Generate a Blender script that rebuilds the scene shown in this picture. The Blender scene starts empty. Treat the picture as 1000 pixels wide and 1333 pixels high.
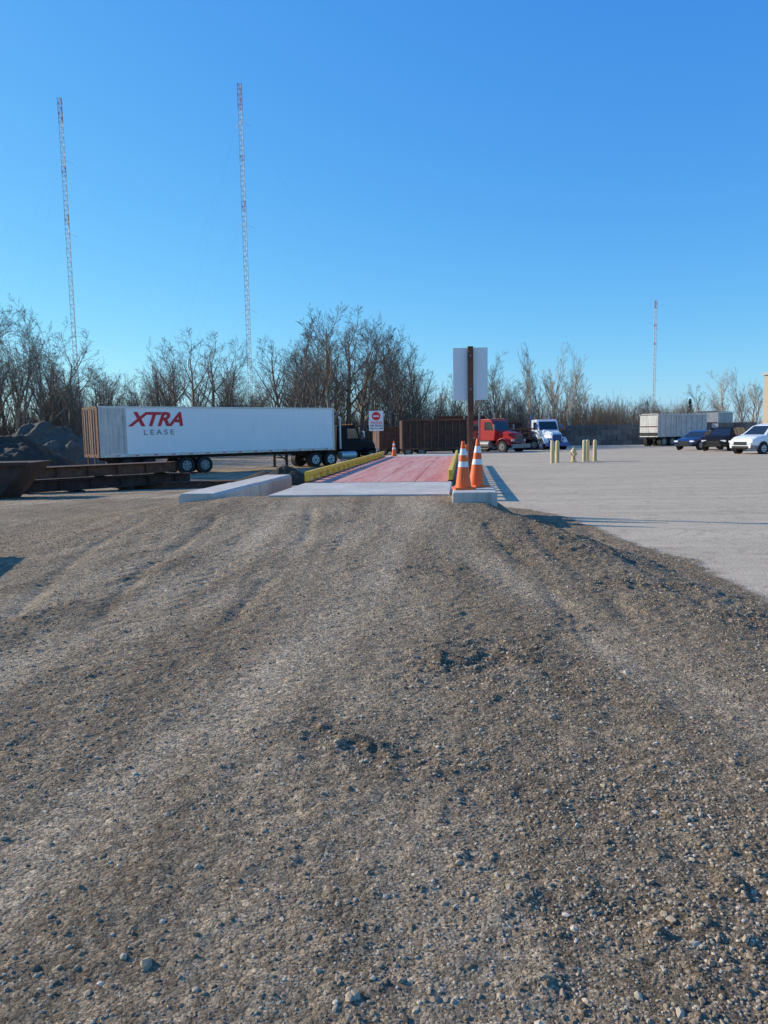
import bpy, math, random
import numpy as np
from mathutils import Vector, Matrix
random.seed(7); np.random.seed(7)
S=bpy.context.scene
COL=S.collection
rad=math.radians

# ------------------------------------------------------------ materials
def new_mat(name):
    m=bpy.data.materials.new(name); m.use_nodes=True
    return m, m.node_tree.nodes, m.node_tree.links, m.node_tree.nodes['Principled BSDF']
def N(nodes,typ,**kw):
    n=nodes.new(typ)
    for k,v in kw.items():
        if k in n.inputs.keys(): n.inputs[k].default_value=v
        else: setattr(n,k,v)
    return n
def mat(name,col,rough=0.6,var=0.15,scale=3.0,metal=0.0,bump=0.0,bscale=30,col2=None,dirt=0.0,island=0.0,spec=0.5):
    m,nd,ln,b=new_mat(name)
    tc=N(nd,'ShaderNodeTexCoord')
    ns=N(nd,'ShaderNodeTexNoise',Scale=scale,Detail=6.0,Roughness=0.65)
    ln.new(tc.outputs['Object'],ns.inputs['Vector'])
    cr=N(nd,'ShaderNodeValToRGB')
    c2=col2 if col2 else tuple(c*(1-var*2) for c in col)
    cr.color_ramp.elements[0].position=0.32; cr.color_ramp.elements[1].position=0.68
    cr.color_ramp.elements[0].color=(*c2,1); cr.color_ramp.elements[1].color=(*col,1)
    ln.new(ns.outputs['Fac'],cr.inputs['Fac'])
    out=cr.outputs['Color']
    if dirt>0:
        mp=N(nd,'ShaderNodeMapping'); mp.inputs['Scale'].default_value=(6,6,0.5); ln.new(tc.outputs['Object'],mp.inputs[0])
        n2=N(nd,'ShaderNodeTexNoise',Scale=1.0,Detail=5.0); ln.new(mp.outputs[0],n2.inputs['Vector'])
        r2=N(nd,'ShaderNodeValToRGB'); r2.color_ramp.elements[0].position=0.5; r2.color_ramp.elements[1].position=0.75
        ln.new(n2.outputs['Fac'],r2.inputs['Fac'])
        mu=N(nd,'ShaderNodeMath',operation='MULTIPLY'); mu.inputs[1].default_value=dirt; ln.new(r2.outputs['Color'],mu.inputs[0])
        mx=N(nd,'ShaderNodeMixRGB'); mx.inputs['Color2'].default_value=(0.13,0.10,0.075,1)
        ln.new(mu.outputs[0],mx.inputs['Fac']); ln.new(out,mx.inputs['Color1']); out=mx.outputs['Color']
    if island>0:
        g=N(nd,'ShaderNodeNewGeometry')
        mr=N(nd,'ShaderNodeMapRange'); mr.inputs['To Min'].default_value=1-island; mr.inputs['To Max'].default_value=1+island
        ln.new(g.outputs['Random Per Island'],mr.inputs['Value'])
        mx=N(nd,'ShaderNodeVectorMath',operation='SCALE'); ln.new(out,mx.inputs[0]); ln.new(mr.outputs[0],mx.inputs['Scale']); out=mx.outputs[0]
    ln.new(out,b.inputs['Base Color'])
    b.inputs['Roughness'].default_value=rough; b.inputs['Metallic'].default_value=metal
    b.inputs['Specular IOR Level'].default_value=spec
    if bump>0:
        nb=N(nd,'ShaderNodeTexNoise',Scale=bscale,Detail=5.0); ln.new(tc.outputs['Object'],nb.inputs['Vector'])
        bp=N(nd,'ShaderNodeBump'); bp.inputs['Strength'].default_value=bump; bp.inputs['Distance'].default_value=0.02
        ln.new(nb.outputs['Fac'],bp.inputs['Height']); ln.new(bp.outputs[0],b.inputs['Normal'])
    return m
M={}
M['white']=mat('trailer_white',(0.90,0.89,0.88),0.4,0.02,0.8,dirt=0.06)
M['offwhite']=mat('dirty_white',(0.66,0.62,0.56),0.6,0.12,2.0,dirt=0.6)
M['grey']=mat('grey_metal',(0.30,0.30,0.30),0.5,0.15,4,metal=0.3,dirt=0.3)
M['logogrey']=mat('logo_grey',(0.30,0.31,0.34),0.5,0.05)
M['alu']=mat('aluminium',(0.55,0.56,0.57),0.4,0.1,4,metal=0.5)
M['black']=mat('black_paint',(0.012,0.012,0.016),0.6,0.15,spec=.15)
M['chassis']=mat('chassis',(0.03,0.028,0.026),0.8,0.2)
M['rubber']=mat('rubber',(0.028,0.027,0.026),0.85,0.2,8)
M['rust']=mat('rust_steel',(0.22,0.095,0.052),0.85,0.2,4,col2=(0.08,0.036,0.024),bump=0.3)
M['rustdark']=mat('rust_dark',(0.105,0.05,0.036),0.85,0.2,3,col2=(0.038,0.023,0.019),bump=0.2)
M['yellow']=mat('yellow_paint',(0.92,0.55,0.03),0.6,0.1,6,dirt=0.25)
M['bollard']=mat('bollard_paint',(0.72,0.56,0.27),0.6,0.1,6,dirt=0.25)
M['red']=mat('red_paint',(0.55,0.03,0.03),0.4,0.1)
M['logored']=mat('logo_red',(0.62,0.02,0.035),0.5,0.05)
M['signred']=mat('sign_red',(0.75,0.03,0.03),0.4,0.03)
M['blue']=mat('blue_paint',(0.05,0.13,0.36),0.3,0.1)
M['navy']=mat('navy_paint',(0.02,0.05,0.16),0.25,0.1)
M['carwhite']=mat('car_white',(0.84,0.84,0.84),0.25,0.02)
M['glass']=mat('window_glass',(0.02,0.025,0.03),0.08,0.05,spec=0.8)
M['sign']=mat('sign_back',(0.84,0.84,0.83),0.4,0.03,2,dirt=.1)
M['signtxt']=mat('sign_text',(0.05,0.05,0.05),0.5,0.03)
M['concrete']=mat('concrete',(0.66,0.59,0.50),0.9,0.12,3,bump=0.5,bscale=40,dirt=0.4)
M['concreteslab']=mat('concrete_slab',(0.64,0.57,0.49),0.9,0.15,1.2,bump=0.2,bscale=60,dirt=.3)
M['orange']=mat('cone_orange',(0.95,0.15,0.02),0.5,0.08,5,dirt=.2)
M['conewhite']=mat('cone_collar',(0.85,0.85,0.85),0.4,0.05,8)
M['bark']=mat('bark',(0.29,0.22,0.16),0.95,0.2,1.5,island=0.4)
M['barkpale']=mat('bark_pale',(0.55,0.47,0.37),0.95,0.15,1.5,island=0.25)
M['brush']=mat('brush_twigs',(0.20,0.14,0.095),0.95,0.2,0.3,island=0.5)
M['needle']=mat('needles',(0.035,0.06,0.03),0.9,0.2,2,island=0.5)
M['soil']=mat('dark_soil',(0.085,0.062,0.042),0.95,0.25,1.5,bump=1.0,bscale=6)
M['gravelpile']=mat('crushed_stone',(0.13,0.108,0.082),0.95,0.25,1.2,bump=1.0,bscale=9)
M['towerred']=mat('tower_red',(0.60,0.18,0.12),0.6,0.05)
M['towerwhite']=mat('tower_white',(0.80,0.77,0.72),0.6,0.05)
M['brick']=mat('beige_brick',(0.45,0.36,0.26),0.9,0.1,8)
M['blockwall']=mat('weathered_blocks',(0.20,0.18,0.16),0.95,0.2,0.8,dirt=0.5,island=0.3)
M['amber']=mat('amber_lens',(0.8,0.25,0.02),0.3,0.05)

def deck_mat():
    m,nd,ln,b=new_mat('painted_deck')
    tc=N(nd,'ShaderNodeTexCoord')
    ns=N(nd,'ShaderNodeTexNoise',Scale=1.5,Detail=8.0,Roughness=0.75)
    mp=N(nd,'ShaderNodeMapping'); mp.inputs['Scale'].default_value=(2.2,0.18,1); ln.new(tc.outputs['Object'],mp.inputs[0]); ln.new(mp.outputs[0],ns.inputs['Vector'])
    cr=N(nd,'ShaderNodeValToRGB'); e=cr.color_ramp.elements
    e[0].position=0.34; e[0].color=(0.64,0.17,0.13,1); e[1].position=0.66; e[1].color=(0.80,0.46,0.37,1)
    ln.new(ns.outputs['Fac'],cr.inputs['Fac'])
    n2=N(nd,'ShaderNodeTexNoise',Scale=14.0,Detail=8.0,Roughness=0.8); ln.new(tc.outputs['Object'],n2.inputs['Vector'])
    c2=N(nd,'ShaderNodeValToRGB'); c2.color_ramp.elements[0].position=.35; c2.color_ramp.elements[0].color=(.6,.55,.5,1); c2.color_ramp.elements[1].position=.6; c2.color_ramp.elements[1].color=(1,1,1,1)
    ln.new(n2.outputs['Fac'],c2.inputs['Fac'])
    mx=N(nd,'ShaderNodeMixRGB',blend_type='MULTIPLY'); mx.inputs[0].default_value=.8; ln.new(cr.outputs[0],mx.inputs[1]); ln.new(c2.outputs[0],mx.inputs[2])
    ln.new(mx.outputs[0],b.inputs['Base Color']); b.inputs['Roughness'].default_value=0.75
    return m
M['deck']=deck_mat()

# ------------------------------------------------------------ mesh builder
class MB:
    def __init__(s): s.v=[];s.f=[];s.mi=[];s.mats=[];s.smooth=[]
    def m(s,name):
        if name not in s.mats: s.mats.append(name)
        return s.mats.index(name)
    def add(s,vs,fs,mn,smooth=False):
        o=len(s.v); k=s.m(mn)
        s.v+= [tuple(v) for v in vs]
        for f in fs: s.f.append(tuple(i+o for i in f)); s.mi.append(k); s.smooth.append(smooth)
    def box(s,c,d,mn,rot=None):
        hx,hy,hz=d[0]/2,d[1]/2,d[2]/2
        vs=[Vector((x*hx,y*hy,z*hz)) for x in(-1,1) for y in(-1,1) for z in(-1,1)]
        if rot: 
            R=Matrix.Rotation(rot[2],3,'Z')@Matrix.Rotation(rot[1],3,'Y')@Matrix.Rotation(rot[0],3,'X')
            vs=[R@v for v in vs]
        vs=[v+Vector(c) for v in vs]
        s.add(vs,[(0,1,3,2),(4,6,7,5),(0,4,5,1),(2,3,7,6),(0,2,6,4),(1,5,7,3)],mn)
    def tube(s,p0,p1,r0,r1,mn,n=8,caps=True,smooth=True):
        p0=Vector(p0);p1=Vector(p1);d=(p1-p0).normalized()
        a=d.orthogonal().normalized(); b=d.cross(a)
        vs=[];
        for i in range(n):
            t=2*math.pi*i/n; o=a*math.cos(t)+b*math.sin(t)
            vs.append(p0+o*r0); vs.append(p1+o*r1)
        fs=[(2*i,(2*i+2)%(2*n),(2*i+3)%(2*n),2*i+1) for i in range(n)]
        s.add(vs,fs,mn,smooth)
        if caps:
            s.add([vs[2*i] for i in range(n)][::-1],[tuple(range(n))],mn)
            s.add([vs[2*i+1] for i in range(n)],[tuple(range(n))],mn)
    def prism(s,prof,y0,y1,mn):
        n=len(prof); vs=[(x,y0,z) for x,z in prof]+[(x,y1,z) for x,z in prof]
        fs=[tuple(range(n)),tuple(range(2*n-1,n-1,-1))]
        fs+=[(i,i+n,(i+1)%n+n,(i+1)%n) for i in range(n)]
        s.add(vs,fs,mn)
    def wheel(s,c,r,w,rim='alu',side=-1,n=22):
        x,y,z=c
        s.tube((x,y-w/2,z),(x,y+w/2,z),r,r,'rubber',n)
        yy=y+side*(w/2)
        s.tube((x,yy-side*0.01,z),(x,yy+side*0.012,z),r*0.62,r*0.58,rim,n)
        s.tube((x,yy+side*0.012,z),(x,yy+side*0.05,z),r*0.22,r*0.18,'grey',10)
        for k in range(6):
            t=k*math.pi/3
            s.tube((x+math.cos(t)*r*.42,yy+side*0.0,z+math.sin(t)*r*.42),(x+math.cos(t)*r*.42,yy+side*0.016,z+math.sin(t)*r*.42),r*.09,r*.09,'chassis',6)
    def lathe(s,c,prof,n=24):
        for (r0,z0,mn),(r1,z1,_) in zip(prof[:-1],prof[1:]):
            s.tube((c[0],c[1],c[2]+z0),(c[0],c[1],c[2]+z1),r0,r1,mn,n,caps=False)
        r,z,mn=prof[-1]
        s.add([(c[0]+r*math.cos(2*math.pi*i/n),c[1]+r*math.sin(2*math.pi*i/n),c[2]+z) for i in range(n)],[tuple(range(n))],mn)
    def obj(s,name,loc=(0,0,0),rz=0,parent=None,bevel=0):
        me=bpy.data.meshes.new(name); me.from_pydata(s.v,[],s.f); 
        for k in s.mats: me.materials.append(M[k])
        me.polygons.foreach_set('material_index',s.mi); me.polygons.foreach_set('use_smooth',s.smooth); me.update()
        o=bpy.data.objects.new(name,me); COL.objects.link(o); o.location=loc; o.rotation_euler=(0,0,rz)
        if parent: o.parent=parent
        if bevel:
            b=o.modifiers.new('b','BEVEL'); b.width=bevel; b.segments=2; b.limit_method='ANGLE'; b.angle_limit=rad(50)
        return o
def empty(name,loc=(0,0,0),rz=0):
    e=bpy.data.objects.new(name,None); COL.objects.link(e); e.location=loc; e.rotation_euler=(0,0,rz); e.empty_display_size=0.2
    return e
def np_mesh(name,V,F,mats,attrs=None,smooth=False,loc=(0,0,0)):
    me=bpy.data.meshes.new(name); nv=len(V); nf,k=F.shape
    me.vertices.add(nv); me.vertices.foreach_set('co',V.astype(np.float32).ravel())
    me.loops.add(nf*k); me.loops.foreach_set('vertex_index',F.astype(np.int32).ravel())
    me.polygons.add(nf); me.polygons.foreach_set('loop_start',np.arange(0,nf*k,k,dtype=np.int32))
    me.update(calc_edges=True); me.polygons.foreach_set('use_smooth',np.full(nf,smooth))
    if attrs:
        for an,a in attrs.items():
            at=me.attributes.new(an,'FLOAT','POINT'); at.data.foreach_set('value',a.astype(np.float32).ravel())
    for m in mats: me.materials.append(m)
    me.validate()
    o=bpy.data.objects.new(name,me); COL.objects.link(o); o.location=loc
    return o

# ------------------------------------------------------------ noise + terrain
def _h(xi,yi,seed):
    h=(xi.astype(np.int64)*374761393+yi.astype(np.int64)*668265263+seed*1442695041)&0xffffffff
    h=((h^(h>>13))*1274126177)&0xffffffff
    return ((h^(h>>16))&0xffffff)/float(0xffffff)
def vn(x,y,seed=0):
    xi=np.floor(x);yi=np.floor(y);fx=x-xi;fy=y-yi
    fx=fx*fx*(3-2*fx);fy=fy*fy*(3-2*fy)
    a=_h(xi,yi,seed);b=_h(xi+1,yi,seed);c=_h(xi,yi+1,seed);d=_h(xi+1,yi+1,seed)
    return (a*(1-fx)+b*fx)*(1-fy)+(c*(1-fx)+d*fx)*fy
def fbm(x,y,o=4,seed=0):
    s=0;a=.5;t=0
    for i in range(o):
        s=s+a*vn(x*2**i+i*17.3,y*2**i-i*9.1,seed+i);t+=a;a*=.5
    return s/t
def sm(t): t=np.clip(t,0,1); return t*t*(3-2*t)
ROUGH=[(.75,4.9,.6,.9),(-.1,3.5,.45,.9),(2.3,9.2,.9,.9),(2.5,7.2,.7,.6),(1.2,2.5,.8,.5),(-.5,2.7,.3,.4),(3.1,5.9,.5,.8),(2.4,11.2,.7,.8),(-3,6,1.0,.3),(.3,8,.5,.4),(-1.0,11.5,.6,.5),(1.6,6.0,.5,.5),(-2.4,8.8,.6,.4)]
TRK=[(-0.45,0.012,1.0,1.0),(-0.5,0.033,1.0,.9),(-0.3,-0.010,1.05,.8),(-0.4,0.06,1.0,.7),(-0.4,-.002,.35,.6),(-.5,.09,1.0,.5)]
def tracks(x,y):
    t=np.zeros_like(x); d0=15-y
    wob=(fbm(x*.0+3,y*.4,2,5)-.5)*.25
    for xc,k,off,w in TRK:
        c=xc-k*d0**2+wob
        for sgn in(-1,1):
            d=np.abs(x-c-sgn*off)
            t=np.maximum(t,w*np.exp(-(d/.30)**3))
    return t*(sm((y+3)/2))*(1-sm((y-14.6)/1))
def roughm(x,y):
    r=np.zeros_like(x)
    for cx,cy,rr,w in ROUGH: r=np.maximum(r,w*np.exp(-(((x-cx)/rr)**2+((y-cy)/(rr*1.1))**2)))
    return np.clip(r*(2.4*fbm(x*2.6,y*2.6,5,77)-.55),0,1)
def treadmask(x,y):
    out=np.zeros_like(x)
    for cx,k,w,fr,y0,y1 in((2.75,.03,.17,22,5.5,12.5),(2.25,-.02,.15,24,6.5,12.5),(.95,.05,.14,31,4.0,7.5),(-1.9,.02,.16,24,6,12),(-.5,.03,.15,25,8,13.5),(3.3,.06,.16,22,6,11),(1.5,-.03,.14,26,8,13),(-3.0,-.1,.15,24,5,11)):
        c=cx+k*(y-9)+.12*np.sin(y*.6+cx)
        m=np.exp(-((x-c)/w)**4)*sm((y-y0)/1)*(1-sm((y-y1)/1))
        out=out+m*np.sin(y*fr+np.abs(x-c)*22)
    return out*sm((fbm(x*1.5,y*1.5,3,61)-.38)*6)
def base(x,y):
    bl=-0.78*sm((y-13)/25); br=-0.1-.3*sm((y-40)/40)
    s=sm((x+3)/6); b=bl*(1-s)+br*s
    b=b*(1-sm((y-70)/60))+(-.5)*sm((y-70)/60)
    R=.335*sm((y-5)/9.5)
    wl=sm((x+6.6)/3.8)
    edge=2.6-.85*sm((y-9)/4)+.22*(fbm(y*.7,y*0+2,3,9)-.5)*2
    wr=1-sm((x-edge)/(1.15-.3*sm((y-9)/4)))
    w=wl*wr*(1-sm((y-15.0)/1.6))
    return b*(1-w)+R*w
def lotmask(x,y):
    e=3.85-.35*sm((y-9)/4)+.55*(fbm(y*.55,x*.3,4,21)-.5)+ -1.0*sm((y-14)/3.5)
    e=e+.35*(fbm(x*4,y*4,4,22)-.5)
    lm=sm((x-e)/.22+.5)
    lf=sm((y-23)/4)*sm((x+1)/3)
    return np.maximum(lm,lf*sm((x-1)/2))*(1-sm((y-95)/4))
def height(x,y):
    z=base(x,y)
    lot=lotmask(x,y); tr=tracks(x,y); rg=roughm(x,y)
    near=(1-sm((y-25)/30))
    dampen=1-.85*sm((y-13.4)/.9)*(1-sm((y-38)/2))*(np.abs(x)<3)
    f=(fbm(x*1.2,y*1.2,4,1)-.5)*.024*(1-.5*tr)
    f+=(fbm(x*7,y*7,3,2)-.5)*.024*(1-.5*tr)
    f+=(vn(x*19,y*19,3)-.5)*.011*(1-.4*tr)
    cl=np.maximum(fbm(x*11,y*11,3,4)-.5,0)
    f+=(.18+rg)*(cl*.13)+rg*(fbm(x*5,y*5,2,6)-.5)*.05
    f-=tr*.010
    f+=treadmask(x,y)*.009
    for c,k in((2.05,.05),(1.55,.02),(-2.6,-.05),(2.95,.09),(-1.2,.01),(-3.6,-.12)):
        f+=-.026*np.exp(-((x-c-k*(y-8)-.1*np.sin(y*.9+c))/.09)**2)*sm((y-5.5)/1)*(1-sm((y-12)/1))*sm((fbm(x,y,2,66)-.3)*5)
    return z+f*(1-lot)*near*dampen+ (fbm(x*.15,y*.15,3,8)-.5)*.05*lot
def axis(lo,hi,fl,fh,st,g):
    a=list(np.arange(fl,fh,st)); s=st; x=a[-1]
    while x<hi: s*=g; x+=s; a.append(x)
    s=st; x=a[0]; b=[]
    while x>lo: s*=g; x-=s; b.append(x)
    return np.array(b[::-1]+a)
xs=axis(-2500,2500,-3.4,4.4,.021,1.025); ys=axis(-60,3500,1.5,8.0,.018,1.009)
print('grid',len(xs),len(ys))
X,Y=np.meshgrid(xs,ys); Z=height(X,Y)
V=np.stack([X.ravel(),Y.ravel(),Z.ravel()],1)
nx,ny=len(xs),len(ys); idx=np.arange(nx*ny).reshape(ny,nx)
F=np.stack([idx[:-1,:-1].ravel(),idx[:-1,1:].ravel(),idx[1:,1:].ravel(),idx[1:,:-1].ravel()],1)
def ground_mat():
    m,nd,ln,b=new_mat('ground_gravel')
    tc=N(nd,'ShaderNodeTexCoord'); P=tc.outputs['Object']
    def attr(n): a=N(nd,'ShaderNodeAttribute'); a.attribute_name=n; return a.outputs['Fac']
    def noise(s,d=6.0,r=.6,sc=None):
        n=N(nd,'ShaderNodeTexNoise',Scale=s,Detail=d,Roughness=r)
        if sc: 
            mp=N(nd,'ShaderNodeMapping'); mp.inputs['Scale'].default_value=sc; ln.new(P,mp.inputs[0]); ln.new(mp.outputs[0],n.inputs['Vector'])
        else: ln.new(P,n.inputs['Vector'])
        return n.outputs['Fac']
    def ramp(f,els):
        c=N(nd,'ShaderNodeValToRGB'); e=c.color_ramp.elements
        e[0].position,e[0].color=els[0][0],(*els[0][1],1); e[1].position,e[1].color=els[1][0],(*els[1][1],1)
        for p,k in els[2:]: q=e.new(p); q.color=(*k,1)
        ln.new(f,c.inputs['Fac']); return c.outputs['Color']
    def mix(f,a,c,t='MIX'):
        x=N(nd,'ShaderNodeMixRGB',blend_type=t)
        for i,s in((0,f),(1,a),(2,c)):
            if hasattr(s,'links'): ln.new(s,x.inputs[i])
            else: x.inputs[i].default_value= s if i==0 else (*s,1)
        return x.outputs[0]
    def voro(s):
        v=N(nd,'ShaderNodeTexVoronoi',Scale=s); ln.new(P,v.inputs['Vector']); return v
    n1=noise(.6,8.0,.7); n2=noise(5,8.0,.75)
    dirt=ramp(n1,[(.3,(.33,.238,.150)),(.7,(.50,.378,.250))])
    dirt=mix(.55,dirt,ramp(n2,[(.3,(.22,.158,.102)),(.72,(.54,.41,.272))]))
    tr=N(nd,'ShaderNodeMath',operation='MULTIPLY'); tr.inputs[1].default_value=.75
    ln.new(attr('track'),tr.inputs[0])
    dirt=mix(tr.outputs[0],dirt,(.68,.53,.365))
    strk=ramp(noise(1.0,7.0,.7,(2.6,.32,1)),[(.35,(.66,.65,.64)),(.62,(1.14,1.14,1.14))])
    dirt=mix(.8,dirt,strk,'MULTIPLY')
    rg=N(nd,'ShaderNodeMath',operation='MULTIPLY'); rg.inputs[1].default_value=.8
    ln.new(attr('rough'),rg.inputs[0])
    dirt=mix(rg.outputs[0],dirt,(.15,.108,.070))
    v0=voro(34); v1=voro(80); v2=voro(190)
    def sepc(v): g=N(nd,'ShaderNodeSeparateColor'); ln.new(v.outputs['Color'],g.inputs[0]); return g.outputs[0]
    c0=ramp(sepc(v0),[(0,(.55,.54,.53)),(1,(1.5,1.48,1.45)),(.85,(1.05,1.04,1.03))])
    c1=ramp(sepc(v1),[(0,(.42,.41,.41)),(1,(1.6,1.58,1.55)),(.8,(1.1,1.09,1.08))])
    c2=ramp(sepc(v2),[(0,(.5,.5,.5)),(1,(1.4,1.4,1.4))])
    dirt=mix(.7,dirt,c0,'MULTIPLY'); dirt=mix(.7,dirt,c1,'MULTIPLY'); dirt=mix(.7,dirt,c2,'MULTIPLY')
    lot=ramp(noise(.25,8.0,.7),[(.3,(.52,.405,.28)),(.7,(.66,.52,.37))])
    lot=mix(.5,lot,ramp(noise(2.6,10.0,.85),[(.3,(.38,.295,.205)),(.7,(.78,.62,.445))]))
    lot=mix(.5,lot,ramp(noise(1.0,8.0,.75,(.12,1.2,1)),[(.35,(.42,.33,.235)),(.65,(.74,.59,.42))]))
    crk=ramp(noise(.9,6.0,.6),[(.0,(1,1,1)),(1,(1,1,1)),(.487,(1,1,1)),(.5,(.55,.53,.5)),(.513,(1,1,1))])
    lot=mix(.6,lot,crk,'MULTIPLY'); lot=mix(.6,lot,c2,'MULTIPLY'); lot=mix(.4,lot,c1,'MULTIPLY')
    far=ramp(noise(.05,5.0),[(.3,(.14,.105,.05)),(.7,(.24,.18,.09))])
    c=mix(attr('lot'),dirt,lot); c=mix(attr('far'),c,far)
    ln.new(c,b.inputs['Base Color']); b.inputs['Roughness'].default_value=.95; b.inputs['Specular IOR Level'].default_value=.15
    sub=N(nd,'ShaderNodeMath',operation='SUBTRACT'); sub.inputs[0].default_value=1.0
    lt=N(nd,'ShaderNodeMath',operation='MULTIPLY'); lt.inputs[1].default_value=.85; ln.new(attr('lot'),lt.inputs[0]); ln.new(lt.outputs[0],sub.inputs[1])
    prev=None
    for src,dist,inv in((v0.outputs['Distance'],.012,True),(v1.outputs['Distance'],.009,True),(noise(22,6.0,.75),.024,False)):
        mu=N(nd,'ShaderNodeMath',operation='MULTIPLY'); ln.new(sub.outputs[0],mu.inputs[0]); ln.new(src,mu.inputs[1])
        bp=N(nd,'ShaderNodeBump'); bp.inputs['Strength'].default_value=1.0; bp.inputs['Distance'].default_value=dist; bp.invert=inv
        ln.new(mu.outputs[0],bp.inputs['Height'])
        if prev: ln.new(prev,bp.inputs['Normal'])
        prev=bp.outputs[0]
    ln.new(prev,b.inputs['Normal'])
    return m
farm=sm((Y-78-.2*np.abs(X))/15)
leftlight=.75*sm((-X-2.6)/1.5)*sm((Y-12)/4)*sm((fbm(X*.5,Y*.35,4,44)-.3)*4)
ground=np_mesh('ground',V,F,[ground_mat()],{'lot':lotmask(X,Y),'track':np.clip(np.maximum(tracks(X,Y)*(.15+1.3*fbm(X*1.5,Y*.8,4,31)),leftlight),0,1),'rough':roughm(X,Y),'far':np.maximum(farm,sm((-X-40)/15))},smooth=True)
def h1(x,y): return float(base(np.array([float(x)]),np.array([float(y)]))[0])

# pebbles
def pebbles(n):
    t=(1+5**.5)/2
    iv=np.array([(-1,t,0),(1,t,0),(-1,-t,0),(1,-t,0),(0,-1,t),(0,1,t),(0,-1,-t),(0,1,-t),(t,0,-1),(t,0,1),(-t,0,-1),(-t,0,1)])/1.9
    fi=np.array([(0,11,5),(0,5,1),(0,1,7),(0,7,10),(0,10,11),(1,5,9),(5,11,4),(11,10,2),(10,7,6),(7,1,8),(3,9,4),(3,4,2),(3,2,6),(3,6,8),(3,8,9),(4,9,5),(2,4,11),(6,2,10),(8,6,7),(9,8,1)])
    y=1.5*np.exp(np.random.rand(n)*np.log(14/1.5)); x=(np.random.rand(n)*2-1)*(.8+.54*y)
    keep=(lotmask(x,y)<.5)
    rm=roughm(x,y)
    k2=np.random.rand(n)<(.30+.9*rm+.2*(x>0)+.9*(fbm(x*1.3,y*1.3,4,91)-.4))*(1-.6*tracks(x,y))
    keep&=k2&~((y>14)&(np.abs(x)<3)); x=x[keep];y=y[keep];rm=rm[keep];n=len(x)
    r=.0028*np.exp(np.abs(np.random.randn(n))*.55)*(1+.06*y)*(1+.5*rm); r=np.minimum(r,.0135)
    big=np.random.rand(n)<.0025; r=np.where(big,np.random.uniform(.013,.021,n),r)
    z=height(x,y)+r*.0
    sc=np.random.rand(n,1,3)*.7+.65; sc[:,:,2]*=.72
    p=iv[None]*(1+ (np.random.rand(n,12,1)-.5)*.5)*sc*r[:,None,None]
    a=np.random.rand(n)*6.28; ca,sa=np.cos(a)[:,None],np.sin(a)[:,None]
    q=np.stack([p[:,:,0]*ca-p[:,:,1]*sa,p[:,:,0]*sa+p[:,:,1]*ca,p[:,:,2]],2)+np.stack([x,y,z],1)[:,None,:]
    F=(fi[None]+(np.arange(n)*12)[:,None,None]).reshape(-1,3)
    print('pebbles',n)
    m,nd,ln,b=new_mat('stones')
    g=N(nd,'ShaderNodeNewGeometry'); cr=N(nd,'ShaderNodeValToRGB'); e=cr.color_ramp.elements
    e[0].position=0; e[0].color=(.14,.105,.07,1); e[1].position=1; e[1].color=(.70,.57,.43,1)
    for pp,cc in((.35,(.28,.208,.138,1)),(.8,(.44,.335,.225,1)),(.96,(.52,.41,.29,1))): q2=e.new(pp); q2.color=cc
    ln.new(g.outputs['Random Per Island'],cr.inputs[0]); ln.new(cr.outputs[0],b.inputs['Base Color']); b.inputs['Roughness'].default_value=.95; b.inputs['Specular IOR Level'].default_value=.15
    np_mesh('gravel',q.reshape(-1,3),F,[m])
pebbles(110000)

# ------------------------------------------------------------ truck scale
AX=math.atan2(2.3,21.2)
RZ=-AX
def sloc(w,s):
    ox,oy=-0.52,14.62
    return (ox+w*math.cos(AX)+s*math.sin(AX), oy-w*math.sin(AX)+s*math.cos(AX))
sc=empty('truck_scale',(-0.52,14.62,0),RZ)
HW=1.82; ZD=.37
b=MB(); b.box((0,1.75,ZD-.35),(2*HW,3.5,.70),'concreteslab'); b.obj('approach_slab',parent=sc,bevel=.015)
b=MB()
for i in range(3):
    s0=3.53+i*6.0
    for j in range(4):
        w0=-HW+.03+j*(2*HW-.06)/4
        b.box((w0+(2*HW-.06)/8,s0+3.0,ZD-.02),((2*HW-.06)/4-.015,5.97,.05),'deck')
b.obj('deck',parent=sc,bevel=.004)
b=MB(); b.box((0,3.53+9,ZD-.55),(2*HW-.12,18,.98),'rustdark'); 
for w in(-1,1): b.box((w*(HW-.03),12.5,ZD-.14),(.05,18,.2),'rust')
b.obj('girder',parent=sc)
b=MB(); b.box((0,23.2,ZD-.36),(2*HW,3.2,.70),'concreteslab'); b.obj('exit_slab',parent=sc,bevel=.015)
for nm,w in(('guide_rail_a',-HW+.04),('guide_rail_b',HW-.04)):
    b=MB()
    for i in range(6):
        b.box((w,5.05+i*3.0,ZD+.225),(.10,2.94,.10),'yellow')
    b.box((w,12.55,ZD+.02),(.14,17.9,.025),'rust')
    k=3.75
    while k<21.5:
        b.box((w,k,ZD+.105),(.10,.34,.14),'yellow'); k+=.95
    b.obj(nm,parent=sc,bevel=.008)
x0,y0=sloc(-HW-1.42,-.15)
b=MB(); L=6.6
b.prism([(-.40,-.5),(.40,-.5),(.40,.02),(.34,.08),(-.34,.08),(-.40,.02)],0,3.2,'concrete')
b.prism([(-.40,-.5),(.40,-.5),(.40,.01),(.34,.07),(-.34,.07),(-.40,.01)],3.23,L,'concrete')
b.obj('concrete_curb',(x0,y0,.35),RZ,bevel=.02)
bx,by=sloc(HW+.47,-1.20)
b=MB(); b.box((0,.77,.0),(.80,1.62,.84),'concrete'); b.obj('concrete_block',(bx,by,.08),RZ,bevel=.03)
ZB=.50
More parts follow.
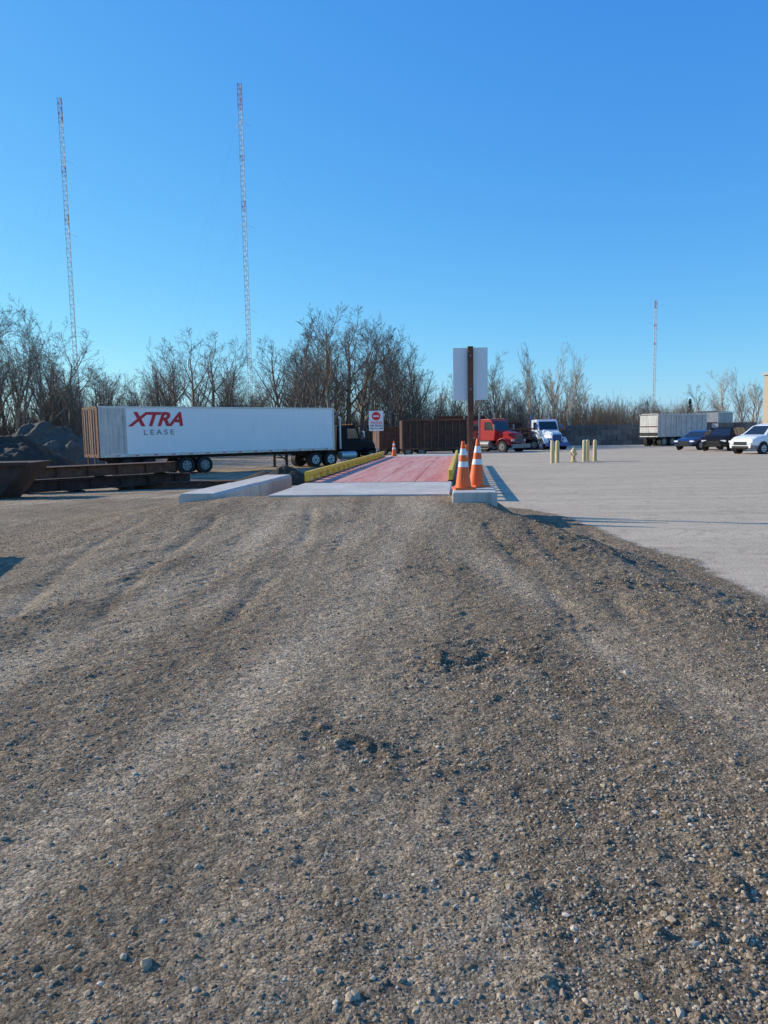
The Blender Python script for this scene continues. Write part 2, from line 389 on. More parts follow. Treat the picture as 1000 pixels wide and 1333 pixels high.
def cone(x,y,z,s=1.0,rz=0,tilt=0):
    b=MB()
    b.box((0,0,.02),(.38,.38,.04),'orange')
    H=.9
    def r(z): return .155*(1-z/H)+.03*(z/H)
    zs=[(.04,'orange'),(.42,'conewhite'),(.52,'orange'),(.64,'conewhite'),(.76,'orange')]
    pr=[(r(z_)+(0.003 if m_=='conewhite' else 0),z_,m_) for z_,m_ in zs]+[(.03,H,'orange')]
    b.lathe((0,0,0),pr)
    o=b.obj('traffic_cone',(x,y,z),rz); o.scale=(s,s,s); o.rotation_euler[1]=tilt
cx,cy=sloc(HW+.27,-.55); cone(cx,cy,ZB,1.0,.1)
cx,cy=sloc(HW+.52,-.02); cone(cx,cy,ZB,1.04,.6,.05)
cx,cy=sloc(HW+.34,.55); cone(cx,cy,ZB-.02,.92,.3)
px,py=sloc(HW+.42,.36)
sg=empty('traffic_sign',(px,py,.40),RZ+.05)
b=MB(); b.box((0,0,1.40),(.11,.07,2.86),'rust'); b.obj('post',parent=sg,bevel=.006)
b=MB()
b.box((0,.055,2.30),(.68,.015,1.02),'sign')
for z_ in(2.0,2.65): b.tube((0,-.045,z_),(0,-.03,z_),.018,.018,'grey',8)
b.obj('panel',parent=sg,bevel=.003)
fx,fy=-.32,38.2
sg=empty('do_not_enter_sign',(fx,fy,h1(fx,fy)),-.02)
b=MB(); b.tube((0,.03,0),(0,.03,3.15),.03,.03,'grey'); b.obj('post',parent=sg)
b=MB(); b.box((0,0,2.65),(.74,.015,1.02),'sign')
b.tube((0,-.012,2.89),(0,-.009,2.89),.22,.22,'signred',28)
b.box((0,-.015,2.89),(.30,.006,.07),'sign')
b.obj('panel',parent=sg)
def text(s,name,parent,loc,rot,size,m,shear=0,off=0,sx=1.0,sp=1.0):
    c=bpy.data.curves.new(name,'FONT'); c.body=s; c.size=size; c.shear=shear; c.offset=off; c.extrude=.002; c.space_character=sp
    o=bpy.data.objects.new(name,c); COL.objects.link(o)
    dg=bpy.context.evaluated_depsgraph_get(); me=bpy.data.meshes.new_from_object(o.evaluated_get(dg))
    bpy.data.objects.remove(o)
    me.materials.clear(); me.materials.append(M[m])
    o=bpy.data.objects.new(name,me); COL.objects.link(o); o.parent=parent; o.location=loc; o.rotation_euler=rot; o.scale=(sx,1,1)
    return o
text('TRUCKS','lettering',sg,(-.29,-.012,2.50),(rad(90),0,0),.16,'signred',off=.003)
text('ON SCALE','lettering_b',sg,(-.32,-.012,2.36),(rad(90),0,0),.14,'signtxt',off=.003)
text('ONE AT A TIME','lettering_c',sg,(-.33,-.012,2.23),(rad(90),0,0),.095,'signtxt',off=.002)
cx,cy=sloc(-HW+.45,22.6); cone(cx,cy,ZD-.01,.85)

# ------------------------------------------------------------ semi trailer
TH=math.atan2(.632,.775)
zt=-.76
tr=empty('semi_trailer',(-16.0,42.0,zt),TH)
b=MB(); LT=16.25
b.box((LT/2,1.3,2.66),(LT,2.6,2.76),'white')
b.obj('box_body',parent=tr,bevel=.03)
b=MB()
b.box((LT/2,-.012,1.24),(LT,.03,.16),'alu'); b.box((LT/2,-.012,4.03),(LT,.03,.09),'alu')
b.box((LT-.06,-.015,2.65),(.12,.03,2.7),'alu'); 
for i in range(13): 
    b.box((.8+i*1.22,-.002,2.64),(.05,.008,2.62),'white')
b.box((.22,-.008,2.65),(.44,.022,2.66),'offwhite')
b.box((1.02,-.006,2.65),(1.1,.018,2.62),'offwhite')
for i in range(14):
    b.box((1.0+i*1.12,-.030,1.24),(.22,.006,.05),'signred'); b.box((1.23+i*1.12,-.030,1.24),(.22,.006,.05),'conewhite')
b.obj('side_trim',parent=tr)
b=MB()
for y_ in(.66,1.94): b.box((-.02,y_,2.62),(.04,1.22,2.6),'rust')
b.box((-.03,1.3,4.0),(.07,2.6,.12),'rust'); b.box((-.03,.04,2.65),(.07,.1,2.7),'rust'); b.box((-.03,2.56,2.65),(.07,.1,2.7),'rust'); b.box((-.03,1.3,1.24),(.07,2.6,.16),'rust')
for y_ in(.5,.9,1.7,2.1): b.tube((-.07,y_,1.35),(-.07,y_,3.9),.025,.025,'grey',6)
b.box((-.05,1.3,.55),(.1,2.3,.1),'rust'); b.box((-.05,.7,.9),(.08,.08,.7),'rust'); b.box((-.05,1.9,.9),(.08,.08,.7),'rust')
b.obj('rear_doors',parent=tr)
b=MB()
b.box((LT/2,.85,1.05),(LT-1,.12,.2),'chassis'); b.box((LT/2,1.75,1.05),(LT-1,.12,.2),'chassis')
for i in range(24): b.box((.7+i*.65,1.3,1.13),(.05,2.5,.08),'chassis')
for xw in(1.6,2.85,5.2,6.4):
    for yy,sd in((.28,-1),(2.32,1)): b.wheel((xw,yy,.51),.51,.5,'grey',sd)
    b.tube((xw,.3,.51),(xw,2.3,.51),.08,.08,'chassis')
b.box((2.2,1.3,.85),(2.6,1.2,.25),'chassis')
b.box((.6,.3,.62),(.02,.5,.6),'black')
for yy in(.5,2.1):
    b.box((12.6,yy,.62),(.14,.14,1.1),'chassis'); b.box((12.6,yy,.07),(.35,.3,.05),'chassis')
b.box((12.6,1.3,.7),(.06,1.6,.08),'chassis'); b.box((12.2,.5,.8),(.9,.05,.06),'chassis',(0,.6,0))
b.obj('undercarriage',parent=tr)
text('XTRA','lettering',tr,(1.75,-.02,2.95),(rad(90),0,0),1.12,'logored',shear=.35,off=.035,sx=1.12)
text('LEASE','lettering_small',tr,(2.55,-.02,2.42),(rad(90),0,0),.42,'logogrey',off=.008,sx=1.25,sp=1.5)

# ------------------------------------------------------------ tractors
def tractor(name,loc,h,body,trim='alu',sleeper=False,hoodc=None):
    e=empty(name,loc,h); hc=hoodc or body
    b=MB()
    for y_ in(-.42,.42): b.box((3.0,y_,.92),(6.4,.09,.26),'chassis')
    for xw in(.75,2.05):
        for sd in(-1,1): b.wheel((xw,sd*.95,.51),.51,.55,trim,sd)
        b.tube((xw,-.9,.51),(xw,.9,.51),.12,.12,'chassis')
    for sd in(-1,1): b.wheel((5.75,sd*1.03,.51),.51,.30,trim,sd)
    b.tube((5.75,-.9,.5),(5.75,.9,.5),.07,.07,'chassis')
    b.box((1.4,0,1.12),(1.1,1.0,.1),'chassis')
    for sd in(-1,1):
        b.tube((3.0,sd*.98,.72),(4.3,sd*.98,.72),.30,.30,trim,16)
        b.box((3.6,sd*1.1,.36),(1.2,.2,.06),'grey')
        b.tube((3.05 if not sleeper else 2.7,sd*.98,1.2),(3.05 if not sleeper else 2.7,sd*.98,3.45),.075,.075,trim,10)
    b.obj('chassis',parent=e)
    b=MB()
    cb=[(3.15,1.05),(4.75,1.05),(4.85,1.85),(4.45,2.75),(4.2,2.88),(3.2,2.85)]
    b.prism(cb,-1.02,1.02,body)
    if sleeper: b.prism([(2.0,1.05),(3.12,1.05),(3.12,3.1),(2.0,3.0)],-1.08,1.08,body)
    hv=[]
    for x_,w_,zl,zt_ in((4.76,.80,1.0,1.95),(5.6,.66,.95,1.82),(6.45,.55,.85,1.66),(6.62,.50,.80,1.45)):
        hv+= [(x_,-w_,zl),(x_,-w_,zt_-.15),(x_,-w_+.15,zt_),(x_,w_-.15,zt_),(x_,w_,zt_-.15),(x_,w_,zl)]
    fs=[]
    for i in range(3):
        for j in range(6): a=i*6+j; c=i*6+(j+1)%6; fs.append((a,c,c+6,a+6))
    fs.append((18,19,20,21,22,23)); b.add(hv,fs,hc)
    for sd in(-1,1):
        for k in range(7):
            t0=rad(10+k*23);t1=rad(10+(k+1)*23)
            p=[(5.75+math.cos(t)*.66,.55+math.sin(t)*.66) for t in(t0,t1)]
            cx_=(p[0][0]+p[1][0])/2; cz_=(p[0][1]+p[1][1])/2
            ang=math.atan2(p[1][1]-p[0][1],p[1][0]-p[0][0])
            b.box((cx_,sd*.93,cz_),(.30,.5,.05),hc,(0,-ang,0))
    b.obj('cab',parent=e,bevel=.03)
    b=MB()
    b.add([(4.865,-.92,1.92),(4.865,.92,1.92),(4.49,.85,2.68),(4.49,-.85,2.68)],[(0,1,2,3)],'glass')
    for sd in(-1,1):
        y_=sd*1.027
        b.add([(3.65,y_,1.92),(4.66,y_,1.92),(4.38,y_,2.62),(3.65,y_,2.62)],[(0,1,2,3)],'glass')
        b.box((4.95,sd*1.25,2.2),(.08,.18,.42),trim); b.tube((4.8,sd*1.0,2.4),(4.95,sd*1.25,2.4),.015,.015,trim,6)
        b.box((6.55,sd*.72,1.05),(.16,.28,.2),trim); b.tube((6.63,sd*.72,1.05),(6.65,sd*.72,1.05),.08,.08,'conewhite',12)
    b.box((6.64,0,1.15),(.05,.86,.66),trim)
    for k in range(9): b.box((6.672,-.36+k*.09,1.15),(.012,.03,.6),'chassis')
    b.box((6.85,0,.58),(.14,2.3,.34),trim)
    for k in range(5): b.box((4.3,-.7+.35*k,2.92),(.1,.1,.05),'amber')
    b.obj('fittings',parent=e)
    return e
d=Vector((.775,.632,0)); nrm=Vector((-.632,.775,0))
p=Vector((-16.0,42.0,0))+d*(LT-2.3)+nrm*1.3
tractor('semi_truck',(p.x,p.y,-.76),TH,'black','alu')
tractor('semi_truck',(7.2,67.5,-.36),rad(-50),'red','grey')
tractor('semi_truck',(5.9,75.5,-.40),rad(-30),'red','grey')
tractor('semi_truck',(14.6,74.6,-.40),rad(-78),'carwhite','blue',hoodc='carwhite')
def rolloff(loc,h,L=6.4,H=2.1,m1='rustdark'):
    b=MB(); zc=.55+H/2
    b.box((0,0,zc),(L,2.4,H),m1); n=int(L/.55)
    for i in range(n+1): b.box((-L/2+.08+i*(L-.16)/n,-1.25,zc),(.09,.09,H-.04),'rust')
    b.box((0,-1.27,.55+H),(L+.1,.12,.12),'rust'); b.box((0,-1.27,.56),(L+.1,.12,.14),'rust')
    for s_ in(-1,1): b.box((0,s_*.5,.40),(L,.12,.14),'rust')
    for x_ in(-L/2+.5,-L/2+1.6,L/2-.8): b.wheel((x_,-1.0,.40),.42,.3,'grey',-1)
    b.obj('rolloff_container',loc,h)
rolloff((4.2,62,-.42),rad(3),5.4,2.35)
rolloff((8.2,78,-.42),rad(-5),5.0,2.9,'rust')
rolloff((1.6,69,-.5),rad(14),4.6,1.9,'rust')
rolloff((12.6,82,-.45),rad(-12),5.6,2.2,'rustdark')
def flatbed(loc,h):
    b=MB()
    b.box((0,0,1.15),(7,2.4,.2),'rustdark')
    for i in range(9): b.box((-3.4+i*.85,-1.22,1.7),(.08,.06,1.0),'rust')
    b.box((0,-1.22,2.0),(7,.05,.14),'rust'); b.box((0,-1.22,1.6),(7,.05,.14),'rust')
    for x_ in(-2.9,-1.7,2.2): b.wheel((x_,-1.0,.48),.48,.3,'grey',-1)
    b.box((0,.2,1.6),(4,1.2,.7),'rustdark'); b.obj('flatbed_trailer',loc,h)
flatbed((12.0,71.0,-.38),rad(6)); 
def bulk(name,loc,h,L=9):
    b=MB()
    b.prism([(-L/2,1.0),(L/2-.5,1.0),(L/2,1.5),(L/2,3.25),(-L/2,3.25)],-1.2,1.2,'offwhite')
    for i in range(int(L/.8)): 
        for s_ in(-1,1): b.box((-L/2+.4+i*.8,s_*1.23,2.2),(.08,.06,2.0),'alu')
    b.box((0,-1.23,3.28),(L,.1,.12),'alu'); b.box((0,1.23,3.28),(L,.1,.12),'alu')
    for i in range(14): b.box((-L/2+.3+i*L/14,0,3.36),(.45,2.2,.10),'grey',(0,.1*(-1)**i,0))
    b.box((-L/2-.03,0,2.1),(.06,2.2,.08),'rust'); b.box((-L/2-.03,0,1.3),(.06,2.3,.3),'chassis')
    for x_ in(-L/2+1,-L/2+2.25,-L/2+3.5):
        for s_ in(-1,1): b.wheel((x_,s_*.95,.5),.5,.5,'grey',s_)
    b.box((0,0,.85),(L-1,.9,.25),'chassis'); b.box((L/2-1.5,0,.45),(.2,1.6,.9),'chassis')
    b.obj(name,loc,h)
bulk('dump_trailer',(31.3,80,-.45),rad(28),7.5)
bulk('dump_trailer',(40.2,90,-.1),rad(55),9)
b=MB()
for r_ in range(4):
    for i in range(18): b.box((i*1.2+(r_%2)*.6,random.uniform(-.05,.05),.3+r_*.62),(1.16,.6,.59),'blockwall')
b.obj('block_wall',(21.5,88,-.5),rad(-6))

# ------------------------------------------------------------ cars
def car(name,loc,h,body,L=4.6,Ht=1.70,suv=True):
    k=Ht/1.70; q=L/4.6
    if suv: st=[(-2.3,.38,.80,.83),(-2.24,.30,.98,1.03),(-2.08,.28,1.05,1.12),(-1.78,.27,1.07,1.60),(-1.70,.27,1.07,1.63),(-1.0,.27,1.05,1.70),(-.92,.27,1.05,1.70),(-.02,.27,1.03,1.70),(.06,.27,1.03,1.69),(.42,.27,1.02,1.62),(.50,.27,1.02,1.58),(1.18,.27,1.0,1.10),(1.85,.28,.93,1.0),(2.15,.3,.82,.86),(2.28,.36,.66,.70)]
    else: st=[(-2.3,.38,.75,.80),(-2.24,.30,.90,.98),(-1.9,.28,.98,1.08),(-1.25,.27,.99,1.46),(-1.15,.27,.99,1.50),(-.7,.27,.98,1.60),(-.62,.27,.98,1.61),(-.02,.27,.97,1.62),(.06,.27,.97,1.61),(.42,.27,.96,1.52),(.50,.27,.96,1.48),(1.18,.27,.95,1.03),(1.85,.28,.86,.92),(2.15,.3,.74,.78),(2.28,.36,.6,.64)]
    b=MB(); rings=[]
    for x,zl,zb,zr_ in st:
        e=abs(x)/2.3; w=.91-.16*max(0,e-.72)/.28
        cab=(zr_-zb)/.65
        wr=w-.04-.22*min(1,cab)
        rings.append([(x*q,-w+.06,zl*k),(x*q,-w,(zl+.22)*k),(x*q,-w+.01,(zb-.12)*k),(x*q,-w+.045,zb*k),(x*q,-wr,(zr_-.04)*k),(x*q,-wr+.14,zr_*k),(x*q,wr-.14,zr_*k),(x*q,wr,(zr_-.04)*k),(x*q,w-.045,zb*k),(x*q,w-.01,(zb-.12)*k),(x*q,w,(zl+.22)*k),(x*q,w-.06,zl*k)])
    vs=[p for r in rings for p in r]; n=12
    for i in range(len(rings)-1):
        x0_,x1_=st[i][0],st[i+1][0]; wide=x1_-x0_>.15
        for j in range(n):
            a=i*n+j;c=i*n+(j+1)%n; m_=body; 
            if j in(3,7) and 3<=i<=9 and wide: m_='glass'
            if j==5 and ((i==2) or (x0_==.50)): m_='glass'
            if j==11: m_='chassis'
            if j in(0,10) : m_='chassis' if body!='carwhite' else 'grey'
            b.add([vs[a],vs[c],vs[c+n],vs[a+n]],[(0,3,2,1)],m_,False)
    b.add(rings[0],[tuple(range(12))],body); b.add(rings[-1],[tuple(range(11,-1,-1))],body)
    for x in(-1.38*q,1.42*q):
        for sd in(-1,1):
            b.tube((x,sd*.90,.36*k),(x,sd*.915,.36*k),.40,.40,'chassis',20)
            b.wheel((x,sd*.83,.345),.345,.22,'alu',sd)
    for sd in(-1,1):
        b.box((2.16*q,sd*.66,.72*k),(.2,.32,.12),'conewhite'); b.box((-2.22*q,sd*.72,.95*k),(.1,.22,.2),'signred')
        b.box((.85*q,sd*.98,1.05*k),(.12,.2,.13),body)
        b.box((.0,sd*.915,.80*k),(.18,.03,.03),'grey'); b.box((-.5,sd*.908,.6*k),(.012,.02,.75),'chassis'); b.box((.52,sd*.908,.6*k),(.012,.02,.75),'chassis')
    b.box((2.27*q,0,.62*k),(.05,.9,.2),'chassis'); b.box((2.3*q,0,.42*k),(.04,1.1,.12),'chassis')
    b.obj(name,loc,h)
car('parked_suv',(23.3,45.0,-.12),rad(205),'carwhite',4.7,1.80)
car('parked_car',(24.7,53.5,-.15),rad(225),'black',4.6,1.66)
car('parked_car',(25.0,58.5,-.2),rad(215),'navy',4.5,1.56,False)

bd=empty('brick_building',(44.2,58.5,-.3))
b=MB(); b.box((0,0,3.1),(22,13,6.2),'brick'); b.obj('walls',parent=bd)
b=MB(); b.box((0,0,6.3),(22.3,13.3,.25),'alu'); b.obj('parapet',parent=bd)
b=MB()
for i in range(2): b.box((-11.01,-3+i*5,2.2),(.08,3,1.6),'glass'); 
for i in range(5): b.box((-8+i*4,-6.51,2.2),(2,.08,1.6),'glass')
b.obj('windows',parent=bd)

for (x,y) in((8.50,37.2),(8.82,37.5),(10.35,38.1),(10.62,38.5),(10.92,38.2)):
    b=MB(); b.lathe((0,0,-.1),[(.10,0,'bollard'),(.10,1.12,'bollard'),(.08,1.18,'bollard'),(.04,1.21,'bollard')],16); b.obj('bollard',(x,y,h1(x,y)))
b=MB(); b.lathe((0,0,0),[(.16,0,'bollard'),(.16,.05,'bollard'),(.10,.06,'bollard'),(.10,.5,'bollard'),(.14,.51,'bollard'),(.14,.55,'bollard'),(.11,.62,'bollard'),(.04,.70,'bollard'),(.03,.76,'bollard')],14)
b.tube((-.18,0,.4),(.18,0,.4),.055,.055,'bollard',10); b.tube((0,-.19,.36),(0,0,.36),.07,.07,'bollard',10); b.obj('fire_hydrant',(9.72,37.8,h1(9.7,37.8)))

# ------------------------------------------------------------ steel beams
def ibeam(b,x0,x1,y,z,w=.3,h=.42,m_='rust'):
    b.box(((x0+x1)/2,y,z+.015),(x1-x0,w,.03),m_); b.box(((x0+x1)/2,y,z+h-.015),(x1-x0,w,.03),m_); b.box(((x0+x1)/2,y,z+h/2),(x1-x0,.025,h-.06),m_)
    k=x0+.6
    while k<x1: b.box((k,y,z+h/2),(.02,w-.04,h-.06),m_); k+=1.2
b=MB()
for x_ in(-3,-1,1,3): b.box((x_,.5,.06),(.15,1.9,.12),'chassis')
for j in range(4): ibeam(b,-3.6+random.uniform(-.2,.2),3.5+random.uniform(-.3,.3),j*.36,.125,m_='rustdark')
for x_ in(-2.8,0,2.6): b.box((x_,.5,.58),(.1,1.7,.08),'chassis')
for j in range(3): ibeam(b,-3.4+random.uniform(-.3,.3),3.2+random.uniform(-.3,.3),j*.36+.08,.63,m_='rust')
b.obj('steel_beams',(-11.2,29.6,h1(-11,29.6)),.75)
b=MB()
for j in range(3): ibeam(b,-2.5,2.5,j*.3,.02,.2,.25,'rust')
b.obj('steel_beams',(-8.6,31.2,h1(-8.6,31)),.1)
b=MB()
b.prism([(-3.2,0),(.0,0),(1.15,1.25),(-3.2,1.25)],0,2,'rustdark')
for x_ in(-2.6,-1.8,-1.0,-.2): b.box((x_,-.03,.62),(.08,.08,1.2),'rustdark')
b.box((-1.0,-.04,1.22),(4.3,.1,.1),'rustdark'); b.obj('offframe_shadow_box',(-12.0,22.6,h1(-12,22.6)-.15),.08)
b=MB(); b.prism([(-1.6,0),(.2,0),(.5,.75),(-1.6,.75)],0,1.3,'rustdark'); 
for x_ in(-1.2,-.5): b.box((x_,-.03,.37),(.08,.06,.74),'rust')
b.obj('offframe_shadow_box',(-6.2,8.6,h1(-6.3,8.6)-.02),.2)  # unseen low box added out of frame to cast the shadow at left

# ------------------------------------------------------------ piles
def pile(name,loc,rx,ry,h,m_,seed,n=120):
    g=np.linspace(-1,1,n); A,B=np.meshgrid(g,g); r=np.sqrt(A*A+B*B)
    rr=r+ (fbm(A*2+seed,B*2,3,seed)-.5)*.5
    z=h*np.clip(1.05-rr,0,1)**.85; z=np.minimum(z,h*(.8+.3*fbm(A*3,B*3,3,seed+1)))
    z+= (fbm(A*8,B*8,6,seed+2)-.5)*.34*h*(z>0.02*h); z=np.where(z<=.02*h,-.3,z)
    V=np.stack([(A*rx).ravel(),(B*ry).ravel(),z.ravel()],1); idx=np.arange(n*n).reshape(n,n)
    F=np.stack([idx[:-1,:-1].ravel(),idx[:-1,1:].ravel(),idx[1:,1:].ravel(),idx[1:,:-1].ravel()],1)
    np_mesh(name,V,F,[M[m_]],smooth=True,loc=loc)
pile('dirt_pile',(-23.5,44,-.8),6.0,4,2.7,'soil',11)
pile('gravel_pile',(-25.4,56,-.8),6.0,5,3.4,'gravelpile',23)
pile('dirt_pile',(-4.4,33.5,-.6),1.2,.9,.75,'soil',35,40)
pile('dirt_pile',(-5.6,35.5,-.7),1.5,1.0,.5,'soil',37,40)

# ------------------------------------------------------------ radio towers
def tower(x,y,H,w,dist,arms,guy=True):
    b=MB(); n=int(H/(w*1.15)); c=[(w*.577*math.cos(a),w*.577*math.sin(a)) for a in(rad(90),rad(210),rad(330))]
    rr=.00036*dist
    for i in range(n):
        z0=H*i/n; z1=H*(i+1)/n
        m_='towerred' if (z0>H*.92 or H*.64<z0<H*.67 or H*.78<z0<H*.80) else 'towerwhite'
        for k in range(3):
            a=c[k];d_=c[(k+1)%3]
            b.tube((*a,z0),(*a,z1),rr,rr,m_,4,False,False)
            b.tube((*a,z1),(*d_,z1),rr*.6,rr*.6,m_,3,False,False)
            if (i+k)%2: b.tube((*a,z0),(*d_,z1),rr*.6,rr*.6,m_,3,False,False)
            else: b.tube((*d_,z0),(*a,z1),rr*.6,rr*.6,m_,3,False,False)
    for f in arms:
        z=H*f
        for a in(rad(20),rad(140),rad(260)):
            b.tube((0,0,z),(w*2.2*math.cos(a),w*2.2*math.sin(a),z-1.2),rr*.6,rr*.6,'towerwhite',4,False,False)
            if guy: b.tube((w*2.2*math.cos(a),w*2.2*math.sin(a),z-1.2),(H*.6*math.cos(a),H*.6*math.sin(a),0),.006,.006,'grey',3,False,False)
    b.box((0,0,-.5),(2,2,1.2),'concrete')
    b.obj('radio_tower',(x,y,0))
tower(-101.5,250,109.5,1.3,250,(.83,.62,.35))
tower(-40.3,230,104,1.25,230,(.9,.62,.38))
tower(163.6,450,76,1.3,400,(.8,.4),False)

# ------------------------------------------------------------ trees
def gen_tree(seed,style=0):
    R=random.Random(seed); segs=[]
    def rec(p,d,L,r,lev):
        n=(6,5,3,2,1)[lev]; pts=[p]; q=p; dd=d
        for i in range(n):
            w=(.06,.13,.15,.18,.15)[lev]
            dd=(dd+Vector((R.gauss(0,w),R.gauss(0,w),R.gauss(0,w)*.5+(.02,.16,.13,.10,.05)[lev]))).normalized()
            q2=q+dd*L/n; r0=r*(1-.8*i/n); r1=r*(1-.8*(i+1)/n)
            segs.append((q,q2,max(r0,.0009),max(r1,.0006),lev)); q=q2; pts.append((q2,dd,r1))
        if lev>=4: return
        cnt=(11,6,5,3)[lev]+R.randint(-1,1)
        st=(.22 if style==0 else .15,.25,.2,.2)[lev]
        for k in range(cnt):
            t=st+(1-st)*(k+R.random())/cnt; t=min(t,.99)
            i=int(t*n); fr=t*n-i
            a=pts[i] if i==0 else pts[i][0]; c=pts[i+1][0]; dr=pts[i+1][1]
            o=a.lerp(c,fr); ax=dr.orthogonal().normalized(); ax.rotate(Matrix.Rotation(R.random()*6.283,3,dr))
            an=rad(R.uniform(28,52) if style==0 else R.uniform(18,36))
            nd=(dr*math.cos(an)+ax*math.sin(an)).normalized()
            ll=L*((.52,.50,.52,.6)[lev])*(1-.4*t)*R.uniform(.7,1.3)
            rec(o,nd,ll,r*(1-.8*t)*(.62,.60,.55,.55)[lev],lev+1)
    if style==0 and seed%2:
        for k in range(2+seed%3%2):
            a=R.random()*6.28; rec(Vector((0.01*k,0,0)),Vector((math.cos(a)*.22,math.sin(a)*.22,1)).normalized(),.9,.016,0)
    else: rec(Vector((0,0,0)),Vector((0,0,1)),.85,.021,0)
    vs=[];fs=[]
    for p0,p1,r0,r1,lev in segs:
        n=5 if lev<2 else 3; d=(p1-p0).normalized(); a=d.orthogonal().normalized(); bb=d.cross(a); o=len(vs)
        for i in range(n):
            t=6.2832*i/n; q=a*math.cos(t)+bb*math.sin(t); vs.append(p0+q*r0); vs.append(p1+q*r1)
        fs+=[(o+2*i,o+(2*i+2)%(2*n),o+(2*i+3)%(2*n),o+2*i+1) for i in range(n)]
    zm=max(v.z for v in vs)
    vs=[v/zm for v in vs]
    return vs,fs
TM=[];TP=[]
for i in range(7):
    vs,fs=gen_tree(100+i,0 if i<5 else 1)
    me=bpy.data.meshes.new('tree_mesh'); me.from_pydata(vs,[],fs); me.materials.append(M['bark']); me.update(); TM.append(me)
    if i>=4: m2=me.copy(); m2.materials.clear(); m2.materials.append(M['barkpale']); TP.append(m2)
print('tree faces',[len(m.polygons) for m in TM])
prof=[(-120,395),(0,388),(50,396),(90,430),(120,455),(160,478),(200,448),(240,435),(300,440),(335,462),(370,440),(400,415),(430,402),(470,412),(520,425),(550,442),(580,470),(640,455),(690,447),(740,450),(770,468),(800,500),(860,503),(880,520),(960,530),(1100,540)]
def hor(px): return 562-(px-500)*.0175
def topH(ratio,dist):
    px=500+ratio*963
    ty=np.interp(px,[a for a,_ in prof],[b_ for _,b_ in prof])
    return (hor(px)-ty)/963*dist+1.6+.5
def plant(name,x,y,H,meshes,parent=None,wd=1.0):
    o=bpy.data.objects.new(name,random.choice(meshes)); COL.objects.link(o)
    o.location=(x,y,-.55); w=H*random.uniform(.9,1.2)*wd; o.scale=(w,w,H); o.rotation_euler=(0,0,random.random()*6.28)
    if parent: o.parent=parent
for px,D,f in((-10,64,1.0),(28,66,1.0),(60,70,.97),(92,74,1.),(135,80,.95),(215,84,1.),(255,80,1.02),(300,86,1.),(372,88,1.),(412,84,1.0),(436,82,1.02),(470,86,1.0),(512,84,1.),(540,88,.98),(648,92,1.0),(330,88,.9),(235,86,1.0),(280,84,1.0),(455,90,1.0),(525,92,1.0),(392,92,1.0),(10,72,1.0)):
    r=(px-500)/963; plant('bare_tree',r*D,D,topH(r,D)*f,TM[:5])
for px,D,f in((690,96,1.0),(716,100,1.0),(742,98,1.02),(762,101,.97)):
    r=(px-500)/963; plant('birch_tree',r*D,D,topH(r,D)*f,TP,wd=.8)
for px,D,H in((940,112,11.0),(968,118,11.5),(985,108,9),(905,125,6.5),(925,128,6)):
    r=(px-500)/963; plant('birch_tree',r*D,D,H,TP,wd=.8)
tl=empty('treeline')
for i in range(105):
    px=random.uniform(-130,900); r=(px-500)/963
    D=random.uniform(82,125) if px>140 else random.uniform(68,105)
    if px>700: D=random.uniform(96,135)
    H=topH(r,D)*random.uniform(.5,.86)
    plant('tree',r*D,D,H,TM,tl)
for i in range(40):
    x=random.uniform(70,260); y=random.uniform(170,260); plant('tree',x,y,random.uniform(8,13),TM,tl)
def sticks(name,n,xr,Dr,hr,m_,rbase,lean=.16):
    px=np.random.uniform(*xr,n); r=(px-500)/963; D=np.random.uniform(*Dr,n)
    D=np.where(px<140,D-14,D); D=np.where(px>700,D+16,D)
    x=r*D; 
    H=np.random.uniform(*hr,n)*(.5+.9*vn(x*.25,D*.2,55))
    p0=np.stack([x,D,np.full(n,-.6)],1); ln_=np.random.randn(n,2)*lean
    p1=p0+np.stack([ln_[:,0]*H,ln_[:,1]*H,H],1)
    k=3; t=np.random.uniform(.25,.8,(n,k)); q0=p0[:,None]+(p1-p0)[:,None]*t[:,:,None]
    bl=np.random.randn(n,k,3)*.14*H[:,None,None]; bl[:,:,2]=np.abs(bl[:,:,2])+.18*H[:,None]
    q1=q0+bl
    A=np.concatenate([p0,q0.reshape(-1,3)]); B=np.concatenate([p1,q1.reshape(-1,3)])
    rr=np.concatenate([np.full(n,rbase),np.full(n*k,rbase*.6)])*np.random.uniform(.5,1.5,n*(k+1))
    m=len(A); V=np.zeros((m,6,3))
    for i in range(3):
        a=2.094*i; off=np.stack([np.cos(a)*rr,np.sin(a)*rr,0*rr],1)
        V[:,i]=A+off; V[:,3+i]=B+off*.35
    F=np.array([(0,1,4,3),(1,2,5,4),(2,0,3,5)])[None]+(np.arange(m)*6)[:,None,None]
    np_mesh(name,V.reshape(-1,3),F.reshape(-1,4),[M[m_]])
sticks('brush',17000,(-140,900),(82,116),(1.5,5.8),'brush',.026)
sticks('brush',3000,(880,1100),(105,140),(1.2,3.2),'brush',.03)
b=MB(); R=random.Random(5)
b.tube((0,0,0),(0,0,6.6),.12,.02,'bark',6)
for i in range(1500):
    z=R.uniform(.5,6.5); rr=(6.7-z)*.30*R.uniform(.3,1); a=R.random()*6.28; s=R.uniform(.12,.3)
    c=Vector((math.cos(a)*rr,math.sin(a)*rr,z-rr*.25)); t=Vector((-math.sin(a),math.cos(a),0))*s*.5; o=Vector((math.cos(a),math.sin(a),-.4))*s
    b.add([c-t,c+t,c+o],[(0,1,2)],'needle')
b.obj('spruce_tree',(49.5,120,-.5)); 

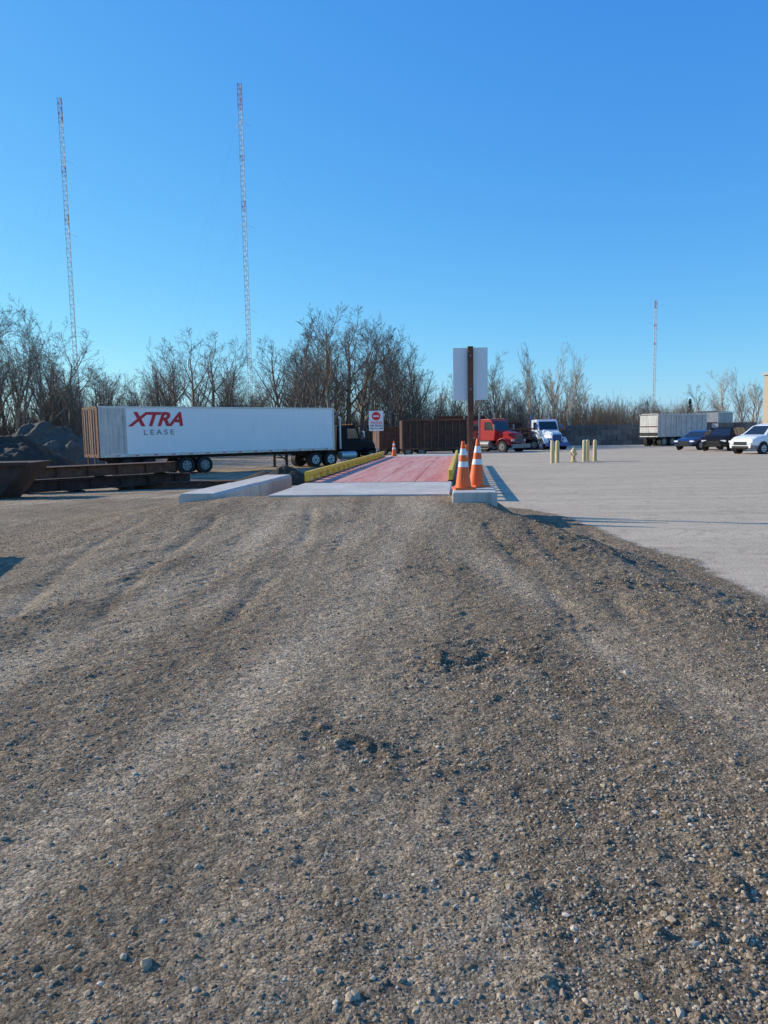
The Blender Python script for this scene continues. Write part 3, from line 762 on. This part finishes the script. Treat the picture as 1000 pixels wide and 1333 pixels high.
# ------------------------------------------------------------ light, sky, camera
el=rad(24); az=math.atan2(-.92,.38)
sd=Vector((math.sin(az)*math.cos(el),math.cos(az)*math.cos(el),math.sin(el)))
L=bpy.data.lights.new('sun','SUN'); L.energy=5.0; L.angle=rad(.53); L.color=(1,.92,.76)
lo=bpy.data.objects.new('sun',L); COL.objects.link(lo); lo.rotation_euler=sd.to_track_quat('Z','Y').to_euler()
w=bpy.data.worlds.new('World'); S.world=w; w.use_nodes=True
nt=w.node_tree; bg=nt.nodes['Background']; sky=nt.nodes.new('ShaderNodeTexSky'); sky.sky_type='NISHITA'; sky.sun_disc=False
sky.sun_elevation=el; sky.sun_rotation=az; sky.air_density=1.0; sky.dust_density=.2; sky.ozone_density=2.5; sky.altitude=200
sp=nt.nodes.new('ShaderNodeSeparateColor'); cb=nt.nodes.new('ShaderNodeCombineColor'); nt.links.new(sky.outputs[0],sp.inputs[0])
for i,(g,e) in enumerate(((.56,1.12),(.84,.76),(1.04,.33))):
    m1=nt.nodes.new('ShaderNodeMath'); m1.operation='MULTIPLY'; m1.inputs[1].default_value=.14
    m2=nt.nodes.new('ShaderNodeMath'); m2.operation='POWER'; m2.inputs[1].default_value=e
    m3=nt.nodes.new('ShaderNodeMath'); m3.operation='MULTIPLY'; m3.inputs[1].default_value=g/.15
    nt.links.new(sp.outputs[i],m1.inputs[0]); nt.links.new(m1.outputs[0],m2.inputs[0]); nt.links.new(m2.outputs[0],m3.inputs[0]); nt.links.new(m3.outputs[0],cb.inputs[i])
nt.links.new(cb.outputs[0],bg.inputs[0]); bg.inputs[1].default_value=.15
cam=bpy.data.cameras.new('camera'); co=bpy.data.objects.new('camera',cam); COL.objects.link(co); S.camera=co
cam.lens=26; cam.sensor_width=36; cam.clip_end=6000; cam.clip_start=.05
co.matrix_world=Matrix.Translation((0,0,1.6))@Matrix.Rotation(rad(90-6.2),4,'X')@Matrix.Rotation(rad(-1),4,'Z')
S.view_settings.view_transform='Standard'; S.view_settings.look='None'; S.view_settings.exposure=0
